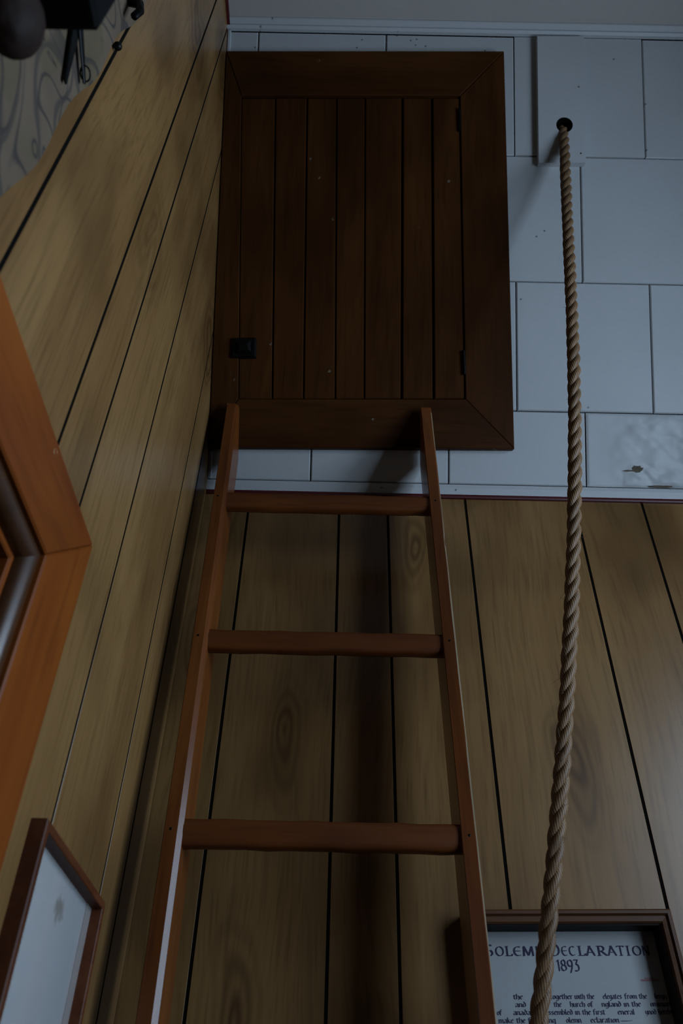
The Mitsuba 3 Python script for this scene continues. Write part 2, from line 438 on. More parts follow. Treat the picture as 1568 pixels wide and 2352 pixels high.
top = trimesh.Trimesh(on_slope(np.stack([gx, gs, h], -1).reshape(-1, 3)), np.vstack([q[:, [0, 1, 2]], q[:, [0, 2, 3]]]), process=False)
if top.face_normals.mean(0) @ on_slope([0, 0, 1]) - top.face_normals.mean(0) @ on_slope([0, 0, 0]) < 0:
    top.invert()
tk = part('tile', top, 'white_paint', ce, label='torn and swollen white tile', smooth=True)
rng = np.random.default_rng(5)


def ragged(cx, cs, rx, rs, seed, lift, th=0.0012):
    r = np.random.default_rng(seed)
    t = np.linspace(0, 2 * np.pi, 19)[:-1]
    k = 0.72 + 0.45 * r.random(18)
    return extruded(Polygon(np.c_[cx + rx * k * np.cos(t), cs + rs * k * np.sin(t)]).buffer(0), lift, lift + th, on_slope)


tears = [(a + 0.112, 0.0725, 0.013, 0.0085, 1, 0), (a + 0.093, 0.0690, 0.013, 0.0017, 2, 0), (a + 0.165, 0.0345, 0.032, 0.0028, 3, 0),
         (a + 0.226, 0.164, 0.005, 0.010, 4, 0), (a + 0.228, 0.040, 0.014, 0.006, 6, 0)]
for cx, cs, rx, rs, sd, lf in tears:
    i, j = int(np.argmin(abs(gx[:, 0] - cx))), int(np.argmin(abs(gs[0] - cs)))
    part('torn_hole', ragged(cx, cs, rx, rs, sd, float(h[i, j]) + 0.0003), 'torn_fibre', ce)

# trims: the white lath and red bead at the foot of the slope, the corner lath and the lath under the flat ceiling
t1 = struct('trim_1')
prof = [(0.0015, 0.000), (0.0015, 0.010), (0.020, 0.0085), (0.024, 0.006), (0.0285, 0.0055), (0.0295, 0.000)]
m = trimesh.convex.convex_hull(np.array([(x, s, o) for x in (XL, XR) for s, o in prof]))
part('lath', moved(m, on_slope), 'white_paint', t1)
t2 = struct('trim_2')
part('red_bead', boxm([XL, D - 0.0135, ZT - 0.0115], [XR, D - 0.0005, ZT - 0.0015], 0.002), 'red_paint', t2)
t3 = struct('trim_3')
m = trimesh.convex.convex_hull(np.array([(x, s, o) for x in (XL, XR) for s, o in ((1.1440, 0), (1.1440, 0.010), (1.150, 0.014), (S_TOP + 0.012, 0.012), (S_TOP + 0.012, 0.0))]))
part('lath', moved(m, on_slope), 'white_paint', t3)
part('ceiling_lath', boxm([XL, Y_FLAT - 0.028, Z_FLAT - 0.006], [XR, Y_FLAT - 0.012, Z_FLAT + 0.004], 0.002), 'white_paint', t3)
t4 = struct('trim_4')
for s0_, s1_ in ((0.031, 0.094), (1.080, 1.143)):
    part('corner_lath', slab([(XL + 0.0065, s0_), (XL + 0.0145, s0_), (XL + 0.0145, s1_), (XL + 0.0065, s1_)], 0, 0.006, 0.0015, on_slope), 'white_paint', t4)
part('red_bead', slab([(XL + 0.0005, 0.09), (XL + 0.0062, 0.09), (XL + 0.0062, S_TOP), (XL + 0.0005, S_TOP)], 0, 0.009, 0.001, on_slope), 'red_paint', t4)
part('red_bead', boxm([XL + 0.0062, YF, Z_FLAT - 0.009], [XL + 0.013, Y_FLAT - 0.012, Z_FLAT - 0.0005]), 'red_paint', t4)

# ---------------------------------------------------------------- the hatch in the slope
ha = thing('attic_hatch', 'dark brown boarded hatch in a mitred frame, in the white sloped ceiling above the ladder', 'hatch')
xl = XL + 0.0075
O = [(xl, 1.0745), (0.3625, 1.0885), (0.380, 0.1095), (xl, 0.098)]           # outer corners: top left, top right, bottom right, bottom left
I = [(-0.2665, 0.9590), (0.2565, 0.9695), (0.2702, 0.2225), (-0.2450, 0.2115)]
TH = 0.022
for k, (nm, bs) in enumerate((('frame_head', 'hatch_wood_across'), ('frame_side', 'hatch_wood_up'), ('frame_sill', 'hatch_wood_across'), ('frame_side', 'hatch_wood_up'))):
    l = (k + 1) % 4
    p = Polygon([O[k], O[l], I[l], I[k]]).buffer(-0.0003, join_style=2)
    part(nm, slab(np.array(p.exterior.coords)[:-1], 0.0004, TH - (0.0012 if k % 2 else 0), 0.0016, on_slope), bs, ha)
topx = [-0.2665, -0.1851, -0.1093, -0.0388, 0.0296, 0.1191, 0.1896, 0.2555]
botx = [-0.2450, -0.1682, -0.0973, -0.0254, 0.0405, 0.1254, 0.1983, 0.2692]
door = part('door', slab([I[3], I[2], I[1], I[0]], 0.0004, 0.004, 0, on_slope), 'groove_black', ha)
gaps = [0.0007, 0.0016, 0.0016, 0.0014, 0.0014, 0.0026, 0.0026, 0.0012]
for k in range(7):
    xa, xb, ya, yb = botx[k] + gaps[k], botx[k + 1] - gaps[k + 1], topx[k] + gaps[k], topx[k + 1] - gaps[k + 1]
    lo, hi = 0.2225 + 0.0105 * (k - 6) / 6, 0.9690 + 0.0105 * (k - 6) / 6
    part('plank', slab([(xa, lo + 0.001), (xb, lo + 0.0027), (yb, hi - 0.0025), (ya, hi - 0.0042)], 0.004, 0.0165 + 0.0006 * ((k * 5) % 3), 0.0018, on_slope), 'hatch_wood_up', door)
lt = part('latch', cat(slab([(-0.2640, 0.3065), (-0.2080, 0.3085), (-0.2085, 0.3555), (-0.2645, 0.3535)], 0.016, 0.028, 0.003, on_slope),
                       slab([(-0.2500, 0.3170), (-0.2190, 0.3180), (-0.2200, 0.3450), (-0.2500, 0.3440)], 0.026, 0.040, 0.006, on_slope)), 'black_iron', door, label='black box latch')
for x0, x1, s0_, s1_ in ((0.2655, 0.2680, 0.2800, 0.3370), (0.2545, 0.2570, 0.8770, 0.9360)):
    path = on_slope(np.array([(x0 + (x1 - x0) * t, s1_ + (s0_ - s1_) * t, 0.0215) for t in np.linspace(0, 1, 6)]))
    part('hinge', tube(path, 0.0034, 10), 'black_iron', ha, label='black hinge barrel', smooth=40)

# ---------------------------------------------------------------- the rope's guide board on the slope
gb = thing('rope_guide_board', 'white painted board on the sloped ceiling with a round hole that the rope comes through', 'board')
p = Polygon([(0.4432, 0.8030), (0.5545, 0.8055), (0.5560, 1.1345), (0.4435, 1.1325)])
part('plate', extruded(p.difference(bore), 0.0003, 0.018, on_slope), 'white_paint', gb)
rng = np.random.default_rng(3)
t = np.linspace(0, 2 * np.pi, 37)[:-1]
rr = 0.0186 + 0.0008 * rng.random(36)
worn = Polygon(np.c_[HOLE[0] + rr * np.cos(t), HOLE[1] + rr * np.sin(t)]).difference(Point(*HOLE).buffer(0.0174, 24))  # added sleeve in the bore: its black paints the shade in the hole
part('bore_shade', extruded(worn, -0.098, 0.0184, on_slope), 'groove_black', gb, label='black sleeve painting the shade inside the hole')
part('nail_head', trimesh.creation.icosphere(1, 0.0022).apply_translation(on_slope([0.5432, 0.8290, 0.0178])), 'torn_fibre', gb)

# ---------------------------------------------------------------- the ladder
la = thing('ladder', 'reddish brown varnished wooden ladder standing before the panelled wall, its top under the hatch', 'ladder')


def front_y(z):
    return 1.170 + 0.030 * z


def hatch_face(z):
    return D + (ZT - z) * SN / CS - (TH + 0.0008) / CS


DEPTH, ZTOP = 0.088, 1.386
zc = (D + ZT * SN / CS - (TH + 0.0008) / CS - 1.170 - DEPTH) / (0.030 + SN / CS)
side = [(front_y(ZF), ZF), (front_y(ZF) + DEPTH, ZF), (front_y(zc) + DEPTH, zc), (hatch_face(ZTOP), ZTOP), (front_y(ZTOP), ZTOP)]


def rail(out_, in_, c_in, c_out):
    """A rail between its outer and inner x (functions of z), the front edges chamfered."""
    v = []
    for i, (y, z) in enumerate(side):
        front = i in (0, 4)
        for fx, (c, cd) in ((out_, c_out), (in_, c_in)):
            sgn = 1 if fx(z) < (out_(z) + in_(z)) / 2 else -1
            if front:
                v += [(fx(z), y + cd, z), (fx(z) + sgn * c, y, z)]
            else:
                v.append((fx(z), y, z))
    return trimesh.convex.convex_hull(np.array(v))


lo_, li_ = (lambda z: -0.2405 - 0.0185 * z), (lambda z: -0.2130 - 0.0200 * z)
ri_, ro_ = (lambda z: 0.1840 - 0.0125 * z), (lambda z: 0.2060 - 0.0115 * z)
part('rail', rail(lo_, li_, (0.0074, 0.0053), (0.001, 0.001)), 'ladder_wood_up', la)
part('rail', rail(ro_, ri_, (0.001, 0.001), (0.0030, 0.0026)), 'ladder_wood_up', la)
rng = np.random.default_rng(17)
ez = np.linspace(ZF + 0.3, 1.37, 120)
ew = np.clip(0.55 + 0.5 * (meshkit.fbm(np.stack([ez * 11, ez * 0, ez * 0], -1), 3, 9) - 0.35) * 2 - 0.35 * (ez > 1.0), 0.12, 1.15)
edge_v = []
for z, k in zip(ez, ew):
    xo, y = ro_(z), front_y(z)
    a_, b_ = np.array([xo - 0.0030 * min(k, 1), y + 0.0026 * (1 - min(k, 1)) - 0.00025]), np.array([xo + 0.00025, y + 0.0026 * (1 + max(k - 1, 0) * 3)])
    edge_v += [(*a_, z), (*b_, z), (b_[0] - 0.0006, b_[1] + 0.0008, z), (a_[0], a_[1] + 0.0010, z)]
ef = []
for i in range(len(ez) - 1):
    for k in range(4):
        l = (k + 1) % 4
        ef += [[i * 4 + k, i * 4 + l, i * 4 + 4 + l], [i * 4 + k, i * 4 + 4 + l, i * 4 + 4 + k]]
ef += [[0, 2, 1], [0, 3, 2], [len(edge_v) - 4, len(edge_v) - 3, len(edge_v) - 2], [len(edge_v) - 4, len(edge_v) - 2, len(edge_v) - 1]]
em = trimesh.Trimesh(edge_v, ef, process=False)
trimesh.repair.fix_normals(em)
part('worn_edge', em, 'bare_wood', la, label='pale worn edge')
t = np.linspace(0, 2 * np.pi, 25)[:-1]
sq = lambda c, k: np.sign(c) * np.abs(c) ** k
prof = np.c_[0.0135 * sq(np.cos(t), 0.62), 0.0205 * sq(np.sin(t), 0.72)]
for k in range(8):
    z = 1.0975 - 0.3335 * k
    if z < ZF + 0.05:
        break
    y = front_y(z) + 0.0185
    x0, x1 = li_(z) - 0.004, ri_(z) + 0.004
    nseg = 14
    v, f = [], []
    for i, x in enumerate(np.linspace(x0, x1, nseg)):
        wob = 1 + 0.02 * math.sin(3.1 * i + k)
        v += [(x, y + py * wob, z + pz * wob + 0.0006 * math.sin(1.7 * i + 2 * k)) for py, pz in prof]
    n = len(prof)
    for i in range(nseg - 1):
        for j in range(n):
            l = (j + 1) % n
            f += [[i * n + j, i * n + l, (i + 1) * n + l], [i * n + j, (i + 1) * n + l, (i + 1) * n + j]]
    for base in (0, (nseg - 1) * n):
        f += [[base, base + j, base + j + 1] for j in range(1, n - 1)]
    m = trimesh.Trimesh(v, f, process=False)
    trimesh.repair.fix_normals(m)
    part('rung', m, 'ladder_wood_across', la, smooth=35)
for fx, x in ((0, lambda z: 0.5 * (lo_(z) + li_(z)) - 0.004), (1, lambda z: 0.5 * (ri_(z) + ro_(z)))):
    for k in range(3):
        z = 1.0975 - 0.3335 * k
        part('screw_head', trimesh.creation.icosphere(2, 0.0022).apply_scale([1, 0.35, 1]).apply_translation([x(z), front_y(z) - 0.0001, z]), 'black_iron', la)

# ---------------------------------------------------------------- the bell rope
br = thing('bell_rope', 'thick twisted manila rope hanging from the hole in the white board on the sloped ceiling', 'rope')
knots = np.array([(0.5062, 0.8000, 2.080), (0.5055, 0.8560, 1.992), (0.4960, 0.8723, 1.8884), (0.4734, 0.9036, 1.6667), (0.4452, 0.9426, 1.3966), (0.4143, 0.9853, 1.1192),
                  (0.3966, 1.0099, 0.9786), (0.3716, 1.0445, 0.8159), (0.3484, 1.0765, 0.6718), (0.3272, 1.1060, 0.5428), (0.3062, 1.1350, 0.4270), (0.2862, 1.1626, 0.3218),
                  (0.2702, 1.1848, 0.2492), (0.2592, 1.2000, 0.2023), (0.2440, 1.2220, 0.1300), (0.2300, 1.2440, 0.0500), (0.2240, 1.2700, -0.1000), (0.2240, 1.2950, -0.2600)])
knots[0] = on_slope([0.5075, 0.916, -0.095])
from scipy.interpolate import CubicSpline, UnivariateSpline
seg = np.r_[0, np.cumsum(np.linalg.norm(np.diff(knots, axis=0), axis=1))]
w = np.full(len(seg), 1 / 0.0012)
spl = [UnivariateSpline(seg, knots[:, k], w=w, s=len(seg) * 0.8) for k in range(3)]
NL = 1500
sl = np.linspace(0, seg[-1], NL)
path = np.stack([s_(sl) for s_ in spl], -1)
tan = np.gradient(path, axis=0)
tan /= np.linalg.norm(tan, axis=1, keepdims=True)
e1_ = np.cross(tan, [0, 1, 0])
e1_ /= np.linalg.norm(e1_, axis=1, keepdims=True)
e2_ = np.cross(tan, e1_)
PITCH, RS, RO, NA = 0.088, 0.0064, 0.0057, 54
for k in range(3):
    ph = 2 * np.pi * (sl / PITCH + k / 3)
    c = path + RO * (np.cos(ph)[:, None] * e1_ + np.sin(ph)[:, None] * e2_)
    t3 = np.gradient(c, axis=0)
    t3 /= np.linalg.norm(t3, axis=1, keepdims=True)
    rad = (c - path) / RO
    rad -= t3 * np.sum(rad * t3, 1, keepdims=True)
    rad /= np.linalg.norm(rad, axis=1, keepdims=True)
    bi = np.cross(t3, rad)
    al = np.linspace(0, 2 * np.pi, NA + 1)
    own = sl / 0.030                                            # yarns turn against the lay
    u = al[None, :] / (2 * np.pi) + own[:, None]
    rr = RS * (1 + 0.055 * np.sin(2 * np.pi * 9 * u) + 0.05 * (meshkit.noise(np.stack([u * 9, sl[:, None] * 60 + 0 * u, 0 * u + k], -1), 3) - 0.5)) * (1 + 0.05 * np.sin(sl * 23 + k))[:, None]
    v = c[:, None] + rr[..., None] * (np.cos(al)[None, :, None] * rad[:, None] + np.sin(al)[None, :, None] * bi[:, None])
    i, j = np.meshgrid(np.arange(NL - 1), np.arange(NA), indexing='ij')
    W = NA + 1
    quad = np.stack([i * W + j, i * W + j + 1, (i + 1) * W + j + 1, (i + 1) * W + j], -1).reshape(-1, 4)
    m = trimesh.Trimesh(v.reshape(-1, 3), np.vstack([quad[:, [0, 1, 2]], quad[:, [0, 2, 3]]]), process=False)
    fn_ = m.face_normals[100] @ (m.triangles_center[100] - c[3])
    if fn_ < 0:
        m.invert()
    uvs = np.stack([u, sl[:, None] + 0 * u], -1).reshape(-1, 2)
    part('strand', m, 'manila', br, smooth=True, uv=uvs)
hairs = []
rng = np.random.default_rng(11)
for _ in range(150):
    i = rng.integers(40, NL - 60)
    ang = rng.random() * 2 * np.pi
    o = np.cos(ang) * e1_[i] + np.sin(ang) * e2_[i]
    l = 0.004 + 0.009 * rng.random() ** 2
    q0 = path[i] + o * 0.0105
    dirn = o * 0.8 + tan[i] * rng.uniform(-0.9, 0.9) + rng.normal(0, 0.25, 3)
    bend = rng.normal(0, 0.5, 3)
    hairs.append(tube([q0 + dirn * l * t_ + bend * l * t_ * t_ for t_ in (0, 0.35, 0.7, 1)], [0.00024, 0.00022, 0.00018, 0.0001], 4))
key = part('stray_fibres', cat(*hairs), 'manila_fibre', br)
labels[key] = {'kind': 'stuff'}
# iron cleat below the picture that the rope is made fast to (below the photograph)
cl = thing('rope_cleat', 'small black iron cleat on the panelled wall holding the rope low down', 'cleat')
part('foot', boxm([0.205, D - 0.030, -0.315], [0.243, D - 0.0062, -0.285], 0.004), 'black_iron', cl)
part('horn', tube([(0.224, D - 0.036, z_) for z_ in np.linspace(-0.37, -0.23, 9)], [0.004, 0.006, 0.007, 0.008, 0.008, 0.008, 0.007, 0.006, 0.004], 10), 'black_iron', cl, smooth=True)

# ---------------------------------------------------------------- pen lettering
LOW = {
    'a': (.6, [[(.08, .92), (.36, 1), (.46, .85), (.46, .12), (.58, 0)], [(.46, .62), (.08, .42), (.06, .12), (.2, 0), (.46, .2)]]),
    'b': (.58, [[(.06, 1.5), (.06, .12), (.26, 0), (.48, .2), (.48, .8), (.3, 1), (.06, .8)]]),
    'c': (.5, [[(.45, .9), (.28, 1), (.06, .8), (.06, .2), (.26, 0), (.45, .14)]]),
    'd': (.58, [[(.2, 1.5), (.48, .9), (.48, .2), (.26, 0), (.06, .2), (.06, .8), (.26, 1), (.46, .85)]]),
    'e': (.52, [[(.08, .48), (.45, .68), (.4, .93), (.26, 1), (.06, .8), (.06, .2), (.26, 0), (.46, .14)]]),
    'f': (.46, [[(.46, 1.42), (.26, 1.5), (.12, 1.3), (.12, -.1)], [(-.04, 1), (.4, 1)]]),
    'g': (.58, [[(.46, .85), (.26, 1), (.06, .8), (.06, .25), (.26, .06), (.46, .25)], [(.48, 1), (.48, -.3), (.26, -.5), (.02, -.36)]]),
    'h': (.58, [[(.06, 1.5), (.06, 0)], [(.06, .8), (.3, 1), (.48, .8), (.48, .1), (.36, -.18)]]),
    'i': (.26, [[(.08, 1), (.08, .12), (.2, 0)]]),
    'k': (.56, [[(.06, 1.5), (.06, 0)], [(.08, .5), (.42, 1)], [(.18, .6), (.5, 0)]]),
    'l': (.26, [[(.08, 1.5), (.08, .12), (.2, 0)]]),
    'm': (.94, [[(.06, 1), (.06, 0)], [(.06, .8), (.28, 1), (.43, .85), (.43, 0)], [(.43, .8), (.66, 1), (.8, .85), (.8, .12), (.92, 0)]]),
    'n': (.6, [[(.06, 1), (.06, 0)], [(.06, .8), (.3, 1), (.46, .85), (.46, .12), (.58, 0)]]),
    'o': (.56, [[(.26, 1), (.06, .8), (.06, .2), (.26, 0), (.47, .2), (.47, .8), (.26, 1)]]),
    'r': (.44, [[(.08, 1), (.08, 0)], [(.08, .8), (.26, 1), (.42, .9)]]),
    's': (.5, [[(.44, .9), (.22, 1), (.06, .76), (.44, .3), (.28, 0), (.03, .1)]]),
    't': (.42, [[(.12, 1.25), (.12, .14), (.26, 0), (.4, .1)], [(-.04, 1), (.36, 1)]]),
    'u': (.6, [[(.06, 1), (.06, .14), (.26, 0), (.46, .2)], [(.46, 1), (.46, .12), (.58, 0)]]),
    'w': (.92, [[(.06, 1), (.06, .14), (.26, 0), (.43, .2), (.43, 1)], [(.43, .2), (.6, 0), (.8, .2), (.8, .9), (.66, 1)]]),
    'y': (.58, [[(.06, 1), (.06, .3), (.26, .1), (.46, .3)], [(.46, 1), (.46, -.1), (.12, -.5)]]),
    'v': (.56, [[(.06, 1), (.08, .2), (.26, 0), (.46, .25), (.46, .85), (.3, 1)]]),
    ',': (.2, [[(.08, .1), (.02, -.2)]]), '.': (.2, [[(.06, .1), (.1, .02)]]), '-': (.9, [[(0, .4), (.5, .36), (.85, .5)]]), ' ': (.38, []),
}


def arc(cx, cy, rx, ry, a0, a1, n=13):
    t_ = np.radians(np.linspace(a0, a1, n))
    return [(cx + rx * math.cos(q_), cy + ry * math.sin(q_)) for q_ in t_]


CAP = {
    'S': (.8, [arc(.42, .74, .30, .26, 40, 250, 11) + arc(.40, .26, .32, .26, 70, -150, 11)]),
    'O': (1.0, [arc(.5, .5, .45, .48, 0, 360, 25)]),
    'L': (.75, [[(.2, 1), (.2, .06)], [(.08, 1), (.32, 1)], [(.05, .02), (.7, .02), (.74, .2)]]),
    'E': (.85, [arc(.5, .5, .42, .48, 60, 300, 19), [(.1, .52), (.7, .52)]]),
    'M': (1.1, [[(.1, 0), (.16, 1)], [(.16, 1), (.55, .05)], [(.55, .05), (.92, 1)], [(.92, 1), (.98, 0)]]),
    'D': (1.0, [[(.2, 1), (.2, 0)], [(.05, 1), (.4, 1)] + arc(.4, .5, .52, .5, 90, -90, 15) + [(.05, 0)]]),
    'C': (.85, [arc(.5, .5, .42, .48, 55, 305, 19)]),
    'A': (1.0, [[(.02, 0), (.42, 1)], [(.42, 1), (.88, 0)], [(.2, .34), (.7, .34)], [(.3, 1), (.5, 1)]]),
    'R': (.95, [[(.2, 1), (.2, 0)], [(.05, 1), (.4, 1)] + arc(.42, .74, .28, .26, 90, -90, 11) + [(.2, .48)], [(.42, .48), (.92, 0)], [(.06, 0), (.34, 0)]]),
    'T': (.9, [[(.45, 1), (.45, 0)], [(.02, .9), (.1, 1), (.82, 1), (.88, .9)], [(.3, 0), (.6, 0)]]),
    'I': (.4, [[(.2, 1), (.2, 0)], [(.05, 1), (.35, 1)], [(.05, 0), (.35, 0)]]),
    'N': (1.05, [[(.14, 0), (.14, 1)], [(.14, 1), (.86, 0)], [(.86, 0), (.86, 1)], [(.74, 1), (.98, 1)]]),
    '1': (.4, [[(.08, .86), (.24, 1), (.24, -.02)]]),
    '8': (.7, [arc(.34, .74, .22, .25, -90, 270, 19), arc(.34, .25, .28, .26, 90, 450, 19)]),
    '9': (.7, [arc(.34, .68, .27, .30, 0, 360, 19), [(.61, .68), (.5, .2), (.3, -.2)]]),
    '3': (.7, [[(.06, .98), (.5, .98), (.28, .6)] + arc(.28, .26, .28, .32, 80, -130, 13)]),
}


def pen_shapes(text, font, nib, angle, gap=0.08):
    """Broad-nib strokes of the text on a unit grid: (shape, width)."""
    n_ = np.array([math.cos(angle), math.sin(angle)]) * nib / 2
    m_ = np.array([-n_[1], n_[0]]) * 0.22
    x, out = 0.0, []
    for ch in text:
        wd, strokes = font[ch]
        for st in strokes:
            for p0, p1 in zip(st[:-1], st[1:]):
                p0, p1 = np.array(p0) + [x, 0], np.array(p1) + [x, 0]
                pts = [p_ + a_ * n_ + b_ * m_ for p_ in (p0, p1) for a_ in (-1, 1) for b_ in (-1, 1)]
                out.append(Polygon(np.array(trimesh.convex.ConvexHull(np.array(pts)).points) if False else pts).convex_hull)
        x += wd + gap
    return unary_union(out), x - gap


# ---------------------------------------------------------------- framed declaration on the end wall
TILT, PC = math.radians(1.4), np.array([0.357, 0.16])


def on_picture(v):
    """(x, z, off) in the picture's own upright axes -> world; the picture hangs a little askew."""
    v = np.asarray(v, float)
    d_ = v[..., :2] - PC
    x = PC[0] + d_[..., 0] * math.cos(TILT) - d_[..., 1] * math.sin(TILT)
    z = PC[1] + d_[..., 0] * math.sin(TILT) + d_[..., 1] * math.cos(TILT)
    return on_back(np.stack([x, z, v[..., 2]], -1))


dp = thing('framed_declaration', 'hand-lettered declaration dated 1893 in a brown moulded frame, right of the ladder', 'framed picture')
fx0, fx1, fz0, fz1, fw = 0.1990, 0.5100, -0.055, 0.3715, 0.0212
prof_f = [(0, 0), (0, 0.034), (0.003, 0.038), (0.007, 0.038), (0.0095, 0.0335), (0.0105, 0.0335), (0.013, 0.042), (0.019, 0.041), (fw, 0.038), (fw, 0.006), (fw, 0)]


def frame_side(p0, p1, n0, n1, profile, fn):
    v, n = [], len(profile)
    for (x, z), (nx, nz) in ((p0, n0), (p1, n1)):
        v += [(x + nx * d_, z + nz * d_, o) for d_, o in profile]
    f = []
    for k in range(n):
        l = (k + 1) % n
        f += [[k, l, n + l], [k, n + l, n + k]]
    m = trimesh.Trimesh(v, f, process=False)
    caps = trimesh.creation.triangulate_polygon(Polygon(profile), engine='earcut')
    if len(caps[0]) == n:
        pv = np.array(profile)
        order = [int(np.argmin(np.sum((pv - c_) ** 2, 1))) for c_ in caps[0]]
        for base in (0, n):
            f += [[base + order[i_] for i_ in tri] for tri in caps[1]]
    m = trimesh.Trimesh(fn(np.array(v)), f, process=False)
    trimesh.repair.fix_normals(m)
    return m


FB = 0.0062
corners = [(fx0, fz1), (fx1, fz1), (fx1, fz0), (fx0, fz0)]
inw = [(1, -1), (-1, -1), (-1, 1), (1, 1)]
for k in range(4):
    l = (k + 1) % 4
    part('frame_rail', frame_side(corners[k], corners[l], inw[k], inw[l], [(d_, FB + o) for d_, o in prof_f], on_picture), 'frame_dark_wood', dp)
PO = 0.0095
prof_s = [(fw + 0.0001, 0.0005), (fw + 0.0001, 0.0365), (fw + 0.0020, 0.0355), (fw + 0.0022, 0.0005)]  # added strip: its black paints the shade inside the frame lip
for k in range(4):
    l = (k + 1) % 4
    part('lip_shade', frame_side(corners[k], corners[l], inw[k], inw[l], [(d_, FB + o) for d_, o in prof_s], on_picture), 'lip_shade_black', dp, label='black strip painting the shade inside the frame lip')
part('paper', slab([(fx0 + 0.018, fz0 + 0.018), (fx1 - 0.018, fz0 + 0.018), (fx1 - 0.018, fz1 - 0.018), (fx0 + 0.018, fz1 - 0.018)], FB + 0.0005, PO, 0, on_picture), 'paper', dp)


def letter(name, text, font, nib, angle, x0, x1, z, xh):
    sh, wd = pen_shapes(text, font, nib, angle)
    from shapely import affinity
    sh = affinity.affine_transform(sh, [(x1 - x0) / wd, 0, 0, xh, x0, z])
    return extruded(sh.simplify(xh * 0.01), PO + 0.0001, PO + 0.0004, on_picture)


def px(x):                                  # measured along the lines of writing, in units of 0.632 mm
    return 0.2623 + (x - 1182) * 0.000632


TB = 0.3152
title = []
for ch, x0, x1, hh in (('S', 1120, 1139, 1.18), ('O', 1145, 1164, 1), ('L', 1168, 1184, 1), ('E', 1187, 1206, 1), ('M', 1209, 1236, 1), ('N', 1240, 1262, 1), ('D', 1275, 1297, 1.22), ('E', 1301, 1315, 1),
                       ('C', 1319, 1333, 1), ('L', 1340, 1357, 1), ('A', 1360, 1381, 1), ('R', 1385, 1408, 1), ('A', 1411, 1432, 1), ('T', 1433, 1450, 1), ('I', 1455, 1463, 1), ('O', 1470, 1490, 1), ('N', 1493, 1510, 1)):
    title.append(letter('t', ch, CAP, 0.21, math.radians(12), px(x0) + 0.005, px(x1) + 0.005, TB, 0.0128 * hh))
part('title_lettering', cat(*title), 'ink', dp)
part('date_lettering', letter('d', '1893', CAP, 0.19, math.radians(20), px(1290) + 0.0015, px(1344) + 0.0015, 0.2955, 0.0142), 'ink', dp)
XH, NB, AN = 0.0044, 0.24, math.radians(38)
LINES = [
    (0.2590, [('the', 1182, 1203), ('. together', 1258, 1317), ('with the', 1322, 1367), ('elegates', 1387, 1430), ('from', 1437, 1465), ('the', 1470, 1488), ('lergy', 1506, 1534)]),
    (0.2492, [('and', 1184, 1208), ('the', 1272, 1289), ('hurch of', 1309, 1361), ('ngland in the', 1381, 1470), ('ominion', 1492, 1538)]),
    (0.2394, [('of', 1140, 1151), ('anada', 1177, 1216), ('assembled in the first', 1249, 1385), ('eneral', 1414, 1452), ('ynod hereby', 1477, 1540)]),
    (0.2296, [('make', 1142, 1175), ('the following', 1182, 1270), ('olemn', 1294, 1328), ('eclaration', 1349, 1413), ('-', 1418, 1442)]),
    (0.2198, [('e', 1160, 1166), ('declare', 1182, 1222), ('hurch shall continue', 1284, 1410), ('in fellowshi', 1418, 1500)]),
]
for zb, words in LINES:
    for wtxt, x0, x1 in words:
        part('word', letter('w', wtxt.replace('p', 'y'), LOW, NB, AN, px(x0), px(x1), zb, XH), 'ink', dp)
part('red_mark', extruded(sbox(0.452, 0.2812, 0.478, 0.2836).union(sbox(0.458, 0.2845, 0.472, 0.2856)), PO + 0.0001, PO + 0.0004, on_picture), 'red_stamp', dp, label='small faded red mark')
part('glass', slab([(fx0 + fw + 0.0024, fz0 + fw + 0.0024), (fx1 - fw - 0.0024, fz0 + fw + 0.0024), (fx1 - fw - 0.0024, fz1 - fw - 0.0024), (fx0 + fw + 0.0024, fz1 - fw - 0.0024)], 0.0132, 0.0134, 0, on_picture), 'thin_glass', dp)

# ---------------------------------------------------------------- framed white sheet on the left wall
fp = thing('framed_sheet', 'pale blank sheet with one small stain in a reddish wood frame, on the left wall', 'framed picture')
LX0, LX1, LZ0, LZ1, LW = 0.8265, 1.1080, -0.10, 0.3085, 0.0105
prof_l = [(0, OFF + 0.0002), (0, OFF + 0.0165), (0.0012, OFF + 0.018), (LW - 0.001, OFF + 0.018), (LW, OFF + 0.017), (LW, OFF + 0.0002)]
lc = [(LX0, LZ1), (LX1, LZ1), (LX1, LZ0), (LX0, LZ0)]
for k in range(4):
    l = (k + 1) % 4
    part('frame_rail', frame_side(lc[k], lc[l], inw[k], inw[l], prof_l, on_left), 'frame_red_wood', fp)
e_ = 0.004
part('sheet', slab([(LX0 + e_, LZ0 + e_), (LX1 - e_, LZ0 + e_), (LX1 - e_, LZ1 - e_), (LX0 + e_, LZ1 - e_)], OFF + 0.0006, OFF + 0.0030, 0, on_left), 'stained_paper', fp)
part('mat_strip', slab([(LX1 - 0.034, LZ0 + e_), (LX1 - LW - 0.0005, LZ0 + e_), (LX1 - LW - 0.0005, LZ1 - LW), (LX1 - 0.034, LZ1 - LW)], OFF + 0.0031, OFF + 0.0042, 0.0003, on_left), 'mat_board', fp)
part('glass', slab([(LX0 + e_, LZ0 + e_), (LX1 - e_, LZ0 + e_), (LX1 - e_, LZ1 - e_), (LX0 + e_, LZ1 - e_)], OFF + 0.0056, OFF + 0.0058, 0, on_left), 'thin_glass', fp)

